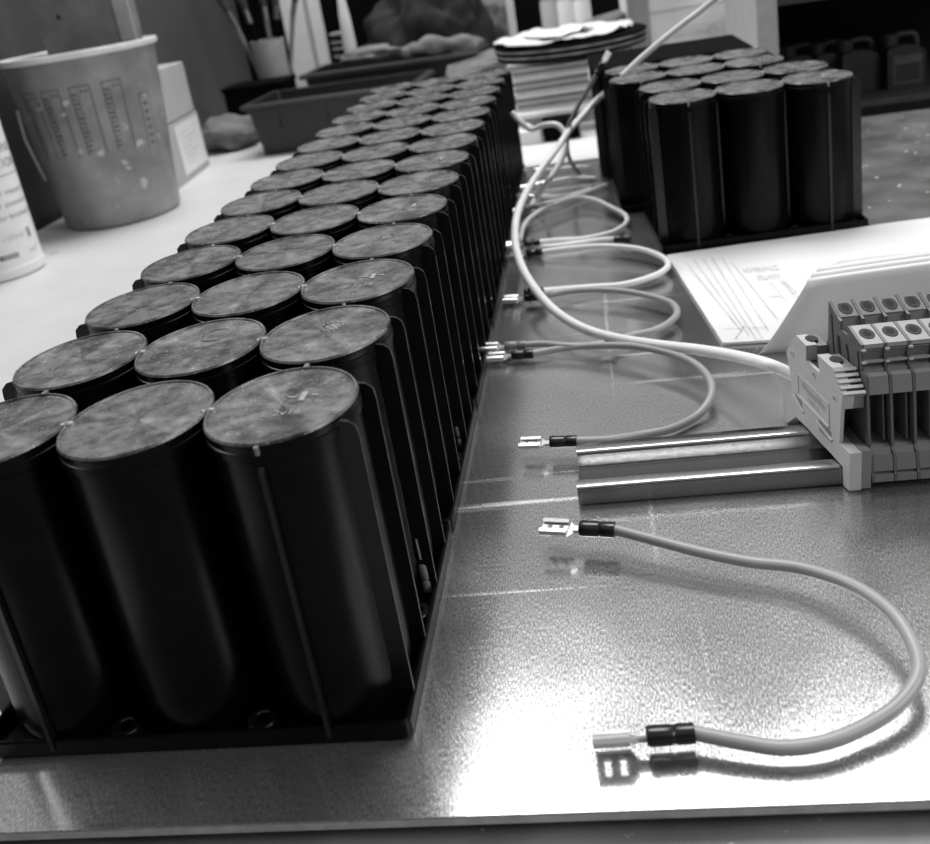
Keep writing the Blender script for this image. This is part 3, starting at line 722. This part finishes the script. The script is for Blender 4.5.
# carton
b1 = at(178, 190); b2 = at(210, 165)
dv = (b2 - b1); L_ = dv.length; ang = math.atan2(dv.y, dv.x)
cb = thing('small_carton', 'small cardboard carton with a white label, behind the bucket', 'box', (b1.x, b1.y, 0), ang)
MB().box(0, L_, 0, 1.2, 0, 1.62, .02).build('lower_body', 'carton', cb)
MB().box(-.02, L_ - .1, .02, 1.2, 1.66, 3.05, .02).build('upper_body', 'carton', cb)
MB().box(.02, L_ - .12, .05, 1.15, 1.60, 1.68).build('lid_gap', 'void', cb)
MB().box(.9, L_ - .1, -.012, 0, .18, 1.52).build('label', 'white', cb)
for k in range(7):
    MB().box(1.25, 1.9 + .25 * ((k * 7) % 3), -.018, -.012, .42 + k * .14, .45 + k * .14).build('label_line', 'inkpale', cb)
# small bag by the tray
def blob(name, c, r, mat, seed=0, amp=.3, par=None, sub=4, fr=1.4, flat=True):
    bm = bmesh.new(); bmesh.ops.create_icosphere(bm, subdivisions=sub, radius=1)
    mb = MB(); vs_ = []
    for v in bm.verts:
        p = v.co; d = 1 + amp * noise.fractal(p * fr + Vector((seed, seed * 2.3, 0)), 1.0, 2.0, 4)
        d += amp * .5 * abs(noise.noise(p * fr * 2.2 + Vector((0, seed, 5))))
        q_ = Vector((p.x * r[0] * d, p.y * r[1] * d, p.z * r[2] * d)); q_.z = max(q_.z, -r[2] * .8) if flat else q_.z
        vs_.append(q_ + Vector((0, 0, r[2] * .8)))
    mb.add(vs_, [tuple(v.index for v in f.verts) for f in bm.faces]); bm.free()
    return mb.build(name, mat, par, 180, loc=c)
c = at(228, 150)
tag(blob('crumpled_bag', (-8.3, 24.6, 0), (.95, 1.2, .55), 'clothpale', 2, .25), 'small grey crumpled bag on the white board left of the front planter tray', 'bag')
# planter trays
def planter(label, loc, L, W, h, rz, name='planter_tray'):
    t = thing(name, label, 'tray', loc, rz, 'dark planter trays')
    tp = .16
    def rr(ax, ay, z, c=.12, x0=0, x1=L, y0=0, y1=W):
        X0, X1, Y0, Y1 = x0 + ax, x1 - ax, y0 + ay, y1 - ay; pts = []
        for cx, cy, q in ((X1 - c, Y0 + c, -90), (X1 - c, Y1 - c, 0), (X0 + c, Y1 - c, 90), (X0 + c, Y0 + c, 180)):
            for k in range(5):
                an = radians(q + 22.5 * k); pts.append((cx + c * cos(an), cy + c * sin(an), z))
        return pts
    MB().loft([rr(tp, tp, 0), rr(tp * .6, tp * .6, h * .45), rr(tp * .5, tp * .5, h * .45), rr(.0, .0, h), rr(.06, .06, h), rr(tp + .06, tp + .06, .06)], caps=True).build('body', 'planter', t, 30)
    MB().loft([rr(-.02, -.02, h - .14), rr(-.16, -.16, h - .1), rr(-.16, -.16, h), rr(-.10, -.10, h + .03), rr(.05, .05, h + .03), rr(.06, .06, h - .04)], caps=False).build('rim', 'planterrim', t, 30)
    for k in range(3):
        MB().box(L * (k + .6) / 3.4, L * (k + .6) / 3.4 + .06, .0 + .03, .06, h * .5, h - .15).build('rib', 'planter', t)
    return t
M['planterrim'] = plain('planter_rim', .035, .35, var=.15)
planter('dark plastic planter tray on the white board, nearer one, behind the long row', (-6.72, 22.0, 0), 5.0, 2.6, 1.52, radians(-3))
planter('dark plastic planter tray behind the nearer planter tray', (-6.0, 26.0, 0), 5.6, 2.6, 1.75, radians(-3))
# low dark box by the left wall, cup of brushes
p = aty(227, 118, 25.6)
bxk = thing('dark_box', 'low dark box against the left wall beside the planter tray', 'box', (p.x + .05, 25.6, 0))
MB().box(0, 2.05, 0, 1.5, .0, 1.60, .05).build('body', 'darkbox', bxk)
MB().box(-.04, 2.1, -.04, 1.55, 1.60, 1.74, .03).build('lid', 'darkbox', bxk)
MB().box(1.2, 1.75, -.05, -.04, .85, 1.25).build('label', 'ink', bxk)
cx_, cy_ = aty(271, 60, 27.8).x, 27.8
cup = thing('brush_cup', 'pale cup of brushes standing against the left wall', 'cup', (cx_, cy_, 0))
MB().lathe([(.42, 0), (.46, .1), (.58, 2.95), (.53, 2.95), (.42, .2), (.1, .18)], n=32).build('body', 'post', cup, 40)
for k, (dx, dy, tx, ty_) in enumerate(((-.3, .1, -1.3, .3), (-.12, -.15, -.5, -.1), (.05, .15, .05, .3), (.22, -.05, .5, .1), (.36, .3, 1.1, .5))):
    b_ = thing('paint_brush', ['brush leaning furthest left in the pale cup', 'brush with dark handle second from left in the cup', 'brush in the middle of the pale cup', 'brush fourth from left in the cup', 'brush leaning furthest right in the pale cup'][k], 'brush', (cx_ + dx * .4, cy_ + dy * .4, .25), group='brushes in the pale cup')
    e1 = Vector((tx * .55 + dx * .6, ty_ * .5, 3.3)); e2 = Vector((tx + dx, ty_, 5.2)); 
    MB().tube([(0, 0, 0), e1], .07, 8, radii=[.05, .085]).build('handle', 'darkbox' if k % 2 else 'wood', b_, 60)
    MB().tube([e1, e1.lerp(e2, .25)], .1, 8).build('ferrule', 'screw', b_, 60)
    MB().tube([e1.lerp(e2, .24), e1.lerp(e2, .6), e2], .1, 8, radii=[.11, .19, .12]).build('bristles', 'bristle', b_, 60)
# white carton standing behind the cup
p0 = aty(288, 60, 29.5); p1 = aty(331, 60, 29.5)
o = thing('white_carton', 'tall white carton standing behind the brush cup', 'box', (p0.x + .1, 29.5, 0), radians(4))
MB().box(0, 1.3, 0, .8, 0, 5.2, .04).build('body', 'cartonwhite', o)
MB().box(.85, 1.0, -.02, 0, .1, 5.1).build('seam', 'carton', o)
# reels, tube, jacket and clutter
for k, (px, py) in enumerate(((332, 38), (335, 52))):
    q_ = aty(px, py, 30.6)
    r_ = thing('cable_reel', ['upper small pale reel beside the white carton', 'lower small pale reel beside the white carton'][k], 'reel', (q_.x + .35, 30.6, 0 if k else .0), 0, 'small pale reels')
    z0 = q_.z - .2
    for zz in (z0, z0 + .28): MB().lathe([(.42, zz), (.42, zz + .09)], n=24).build('flange', 'post', r_, 40)
    MB().lathe([(.22, 0 if k else z0 - .2), (.22, z0 + .3)], n=16).build('core', 'darkbox', r_, 40)
q_ = aty(347, 30, 29.6)
tb = thing('white_tube', 'slim white tube standing upright in front of the dark jacket', 'tube', (q_.x, 29.6, 0))
MB().lathe([(.14, 0), (.17, 1.7), (.24, 2.2), (.20, 3.2), (.12, 4.0), (.1, 4.9)], n=16).build('body', 'cartonwhite', tb, 60)
tag(blob('dark_jacket', (-2.3, 30.6, 0), (1.9, 1.3, 2.6), 'cloth', 5, .35, sub=5, fr=1.7), 'heap of dark creased cloth behind the planter trays', 'cloth')
tag(blob('pale_cloth', (-4.0, 27.4, 1.80), (1.0, .45, .26), 'clothpale', 9, .25), 'pale soft cloth lying on the rear planter tray', 'cloth')
bl = thing('crumpled_paper', 'crumpled pale paper between the rear planter tray and the dark cloth', 'paper', (-1.9, 28.2, 0))
for k, (x, y, z, r_) in enumerate(((0, 0, 1.6, .55), (-.8, .3, 1.5, .5), (.9, .1, 1.45, .6))):
    blob('crumple', (x, y, z), (r_ * 1.2, .3, r_ * .6), 'clothpale', 20 + k, .5, bl, 3, 1.2)
q_ = aty(474, 22, 31)
tag(blob('work_glove', (q_.x + .6, 32.6, 1.2), (.7, .6, .95), 'clothpale', 31, .4, sub=4, fr=1.9), 'crumpled grey glove between the dark cloth and the slim white post', 'glove')
q_ = aty(511, 15, 31.5)
o = MB().box(q_.x - .14, q_.x + .14, 31.4, 31.7, 0, 5, .03).build('white_post', 'cartonwhite'); tag(o, 'slim white post standing behind the tilted dark slab', 'post')

# ------------------------------------------------------------------ stacks in the middle distance
def sheaf(name, label, cat, x0, x1, y0, y1, z0, z1, n, mats, rz=0.0, part='page_bundle', jit=.06, seed=1):
    rnd = random.Random(seed)
    cx, cy = (x0 + x1) / 2, (y0 + y1) / 2
    t = thing(name, label, cat, (cx, cy, z0), rz)
    h = (z1 - z0) / n
    for k in range(n):
        dx, dy = rnd.uniform(-jit, jit), rnd.uniform(-jit, jit)
        MB().box(x0 - cx + dx, x1 - cx + dx, y0 - cy + dy, y1 - cy + dy, k * h + .004, (k + 1) * h, min(.02, h * .3)).build(part, mats[k % len(mats)], t)
    return t
sheaf('paper_stack', 'low stack of white papers between the rows, under the magazines', 'papers', 1.15, 3.7, 19.6, 23.2, 0, .62, 5, ['page', 'cartonwhite', 'pagedark'], .03, 'paper_bundle', .08, 3)
sheaf('magazine_stack', 'thick stack of grey magazines between the rows', 'magazines', 1.2, 3.15, 20.0, 23.0, .62, 1.72, 13, ['page', 'pagedark', 'page', 'pagedark', 'cartonwhite'], .02, 'magazine', .03, 5)
lp = thing('open_folder', 'thin grey folder lying askew on top of the magazine stack', 'folder', (1.1, 19.9, 1.73), radians(6))
MB().box(0, 3.3, 0, 2.6, 0, .06, .02).build('lower_cover', 'pagedark', lp); MB().box(.05, 3.2, .05, 2.5, .07, .1).build('sheet', 'page', lp)
dk = thing('disc_stack', 'stack of thin dark round discs under the bright crumpled paper', 'discs', (2.78, 21.6, 1.86))
for k in range(5):
    rr_ = 2.0 + .012 * k
    MB().lathe([(rr_, k * .075), (rr_ + .02, k * .075 + .02), (rr_ + .02, k * .075 + .05), (rr_, k * .075 + .06)], 0, 0, 48).build('disc', 'slab' if k % 2 else 'darkbox', dk, 40)
sb = thing('dark_slab', 'dark speckled slab tilted across the magazines behind the long row', 'slab', (0, 0, 0))
A_ = aty(445, 80, 21.0); B_ = aty(516, 59, 21.0); D_ = aty(448, 62, 27); E_ = aty(640, 3, 27); F_ = aty(600, 28, 22.5)
top = [A_, B_, F_, E_, D_]
MB().loft([[v - Vector((0, 0, .16)) for v in top], top]).build('plate', 'slab', sb)
wp = thing('bright_paper', 'bright white crumpled paper on top of the round discs', 'paper', (2.72, 21.6, 2.24))
def crump(x0, x1, y0, y1, z, seed, amp):
    n = 26; vs_ = []; fs = []
    for k in range(n + 1):
        for i in range(n + 1):
            u_, v_ = i / n * 2 - 1, k / n * 2 - 1
            sx_ = u_ * math.sqrt(max(0, 1 - v_ * v_ / 2)); sy_ = v_ * math.sqrt(max(0, 1 - u_ * u_ / 2))
            rr_ = 1 + .08 * noise.noise(Vector((sx_ * 2, sy_ * 2, seed)))
            X = (x0 + x1) / 2 + sx_ * rr_ * (x1 - x0) / 2; Y = (y0 + y1) / 2 + sy_ * rr_ * (y1 - y0) / 2
            vs_.append((X, Y, z + amp * (noise.fractal(Vector((X * 1.5, Y * 1.5, seed)), 1, 2, 3) + .7)))
    for k in range(n):
        for i in range(n):
            q0 = k * (n + 1) + i; fs.append((q0, q0 + 1, q0 + n + 2, q0 + n + 1))
    return MB().add(vs_, fs)
for k, (x0, x1, y0, y1, z) in enumerate(((-2.0, 1.75, -1.9, 1.8, 0.02), (-1.2, .7, -1.5, 1.0, .12))):
    o = crump(x0, x1, y0, y1, z, k + 2, .10).build('sheet', 'paper', wp, 180)
    md = o.modifiers.new('thickness', 'SOLIDIFY'); md.thickness = .02 * S
# small things in the gap between the groups
o = MB().box(1.25, 3.3, 16.1, 18.4, 0, .03).build('loose_paper', 'paper'); o.rotation_euler.z = 0
tag(o, 'loose white paper lying in the gap between the two groups', 'paper')
ro_ = thing('tape_roll', 'black tape roll with a pale coil, lying on its side in the gap', 'tape', (2.35, 18.95, .30))
hm = MB().loft([[(x, r * cos(2 * pi * i / 28), r * sin(2 * pi * i / 28)) for i in range(28)] for x, r in ((-.45, .20), (-.45, .3), (.45, .3), (.45, .20), (-.45, .20))], caps=False)
hm.build('roll', 'darkbox', ro_, 40)
MB().tube([(.47, .24 * cos(2 * pi * i / 24), .24 * sin(2 * pi * i / 24)) for i in range(25)], .025, 6).build('coil', 'ink', ro_, 180)
o = MB().box(1.22, 1.85, 18.7, 19.3, 0, .34, .03).build('white_pad', 'cartonwhite'); tag(o, 'small white pad left of the black tape roll', 'pad')
o = MB().lathe([(.16, 0), (.18, .03), (.15, .12), (.05, .15)], n=16).build('silver_cap', 'tin', None, 60, loc=(1.75, 20.0 - .75, 0.345)); 
o.location = [c * S for c in (1.5, 19.0, .345)]
tag(o, 'small shiny metal cap on the white pad', 'cap')

# big box with tape behind the right group
c0_ = aty(632, 60, 24.4); c1_ = aty(733, 40, 24.4)
bb = thing('white_box', 'white cardboard box with grey tape and a printed label, behind the right group', 'box', (c0_.x, 24.4, 0), radians(3))
Wd = c1_.x - c0_.x
MB().box(0, Wd, 0, 2.4, 0, 4.4, .03).build('body', 'cartonwhite', bb)
MB().box(-.01, .62, -.02, 0, .02, 4.36).build('tape', 'tape', bb)
zt0 = aty(640, 14, 24.4).z
MB().box(.62, Wd - .05, -.012, 0, zt0 - .02, zt0 + .01).build('flap_line', 'carton', bb)
zl = aty(700, 40, 24.4).z
MB().box(1.0, Wd - .25, -.018, -.002, zl - .02, zl + .5).build('label', 'white', bb)
text_mb('VON SUPPORT', .19, lambda x, y, h: (1.25 + x, -.022, zl + .14 + y)).build('label_text', 'inkpale', bb)
MB().loft([[(Wd - .55 + .15 * cos(2 * pi * i / 20), -.02, zl + .22 + .15 * sin(2 * pi * i / 20)) for i in range(20)], [(Wd - .55 + .12 * cos(2 * pi * i / 20), -.022, zl + .22 + .12 * sin(2 * pi * i / 20)) for i in range(20)]], caps=False).build('label_logo', 'inkpale', bb)
c2_ = aty(737, 30, 24.5); c3_ = aty(764, 30, 24.5)
o = thing('black_crate', 'small black crate between the white box and the shelf upright', 'crate', (c2_.x, 24.5, 0))
zc = aty(750, 17, 24.5).z
MB().box(0, c3_.x - c2_.x, 0, 1.2, 0, zc - .14, .03).build('body', 'darkbox', o); MB().box(-.04, c3_.x - c2_.x + .04, -.05, 1.2, zc - .14, zc, .03).build('rim', 'planter', o)
zb = aty(720, 6, 26.5)
tag(blob('grey_bag', (zb.x + .4, 28.2, 1.9), (1.1, .6, .7), 'clothpale', 44, .3), 'grey bag on top behind the white box', 'bag')
for k, px in enumerate((548, 563, 580)):
    q_ = aty(px, -5, 29.5)
    j = thing('small_jar', ['small pale jar with dark lid, leftmost at the top edge', 'white jar in the middle of three at the top edge', 'pale jar, rightmost of three at the top edge'][k], 'jar', (q_.x, 29.5, 0), group='jars behind the bright paper')
    MB().lathe([(.3, 0), (.32, .1), (.32, q_.z - .25), (.26, q_.z - .1)], n=24).build('body', 'cartonwhite' if k else 'page', j, 40)
    MB().lathe([(.3, q_.z - .1), (.3, q_.z + .3), (.27, q_.z + .33)], n=24).build('lid', 'darkbox' if k == 0 else 'page', j, 40)

# ------------------------------------------------------------------ dark shelf with canisters
Ys = 17.6
x0 = aty(779, 60, Ys).x; zt_ = aty(850, -4, Ys).z; zb0 = aty(870, 107, Ys).z; zb1 = aty(870, 101, Ys).z
sf = thing('shelf_unit', 'dark open shelf unit behind the paint-spotted board, holding canisters', 'shelf', (x0, Ys, -.17))
Z = .17
MB().box(0, 7, 0, 5, 0, zb0 + Z).build('plinth', 'shelf', sf)
MB().box(0, 7, -.02, 5, zb0 + Z, zb1 + Z, .02).build('bottom_board', 'shelfedge', sf)
MB().box(0, 7, -.02, 5, zt_ + Z, zt_ + Z + .28, .02).build('top_board', 'shelfedge', sf)
MB().box(0, 7, 4.9, 5, zb1 + Z, zt_ + Z).build('back_panel', 'shelf', sf)
xl = aty(757, 30, Ys).x
o = MB().box(xl - x0, -.0, -.03, 5, 0, 5.2).build('side_panel', 'post', sf); o['label'] = 'pale painted left side panel'
def canister(label, px0, px1, pyt, y, k, lab=False, rz=0):
    a_ = aty(px0, 80, y); b_ = aty(px1, 80, y); W = b_.x - a_.x; zt2 = aty((px0 + px1) / 2, pyt, y).z - zb1
    t = thing('canister', label, 'canister', ((a_.x + b_.x) / 2, y, zb1 + .002), rz, 'canisters in the dark shelf')
    h = zt2; w_ = W / 2
    body = [(-w_, .04), (-w_ + .04, 0), (w_ - .04, 0), (w_, .04), (w_, h * .62), (w_ - .06, h * .70), (w_ * .25, h * .80), (-w_ * .45, h * .80), (-w_ + .03, h * .76), (-w_, h * .70)]
    MB().prism(body, (0, .75, 0), u=(1, 0, 0)).build('body', 'can', t)
    MB().tube(crom([(w_ - .12, .37, h * .66), (w_ * .62, .37, h * .93), (w_ * .1, .37, h * .97), (-w_ * .35, .37, h * .94), (-w_ * .45, .37, h * .78)], 6), .085, 10).build('handle', 'can', t, 180)
    MB().lathe([(.14, h * .78), (.14, h * .9), (.17, h * .9), (.17, h * .99), (.14, h)], -w_ * .72, .37, 16).build('cap', 'can', t, 40)
    if lab:
        MB().box(-w_ * .72, w_ * .78, -.012, 0, h * .08, h * .62).build('label', 'canlabel', t)
        MB().box(-w_ * .60, w_ * .66, -.02, -.012, h * .14, h * .46).build('label_field', 'can', t)
canister('dark canister with a pale framed label, rightmost in the shelf', 888, 926, 34, 18.6, 0, True)
canister('dark plain canister, second from right in the shelf', 843, 881, 40, 18.9, 1)
canister('dark canister, third from right, partly behind the short group', 817, 852, 43, 19.3, 2)
canister('dark canister, leftmost in the shelf, only its top showing', 788, 820, 46, 19.6, 3)
canister('dim canister at the very left in the depth of the shelf', 780, 800, 46, 21.2, 3)
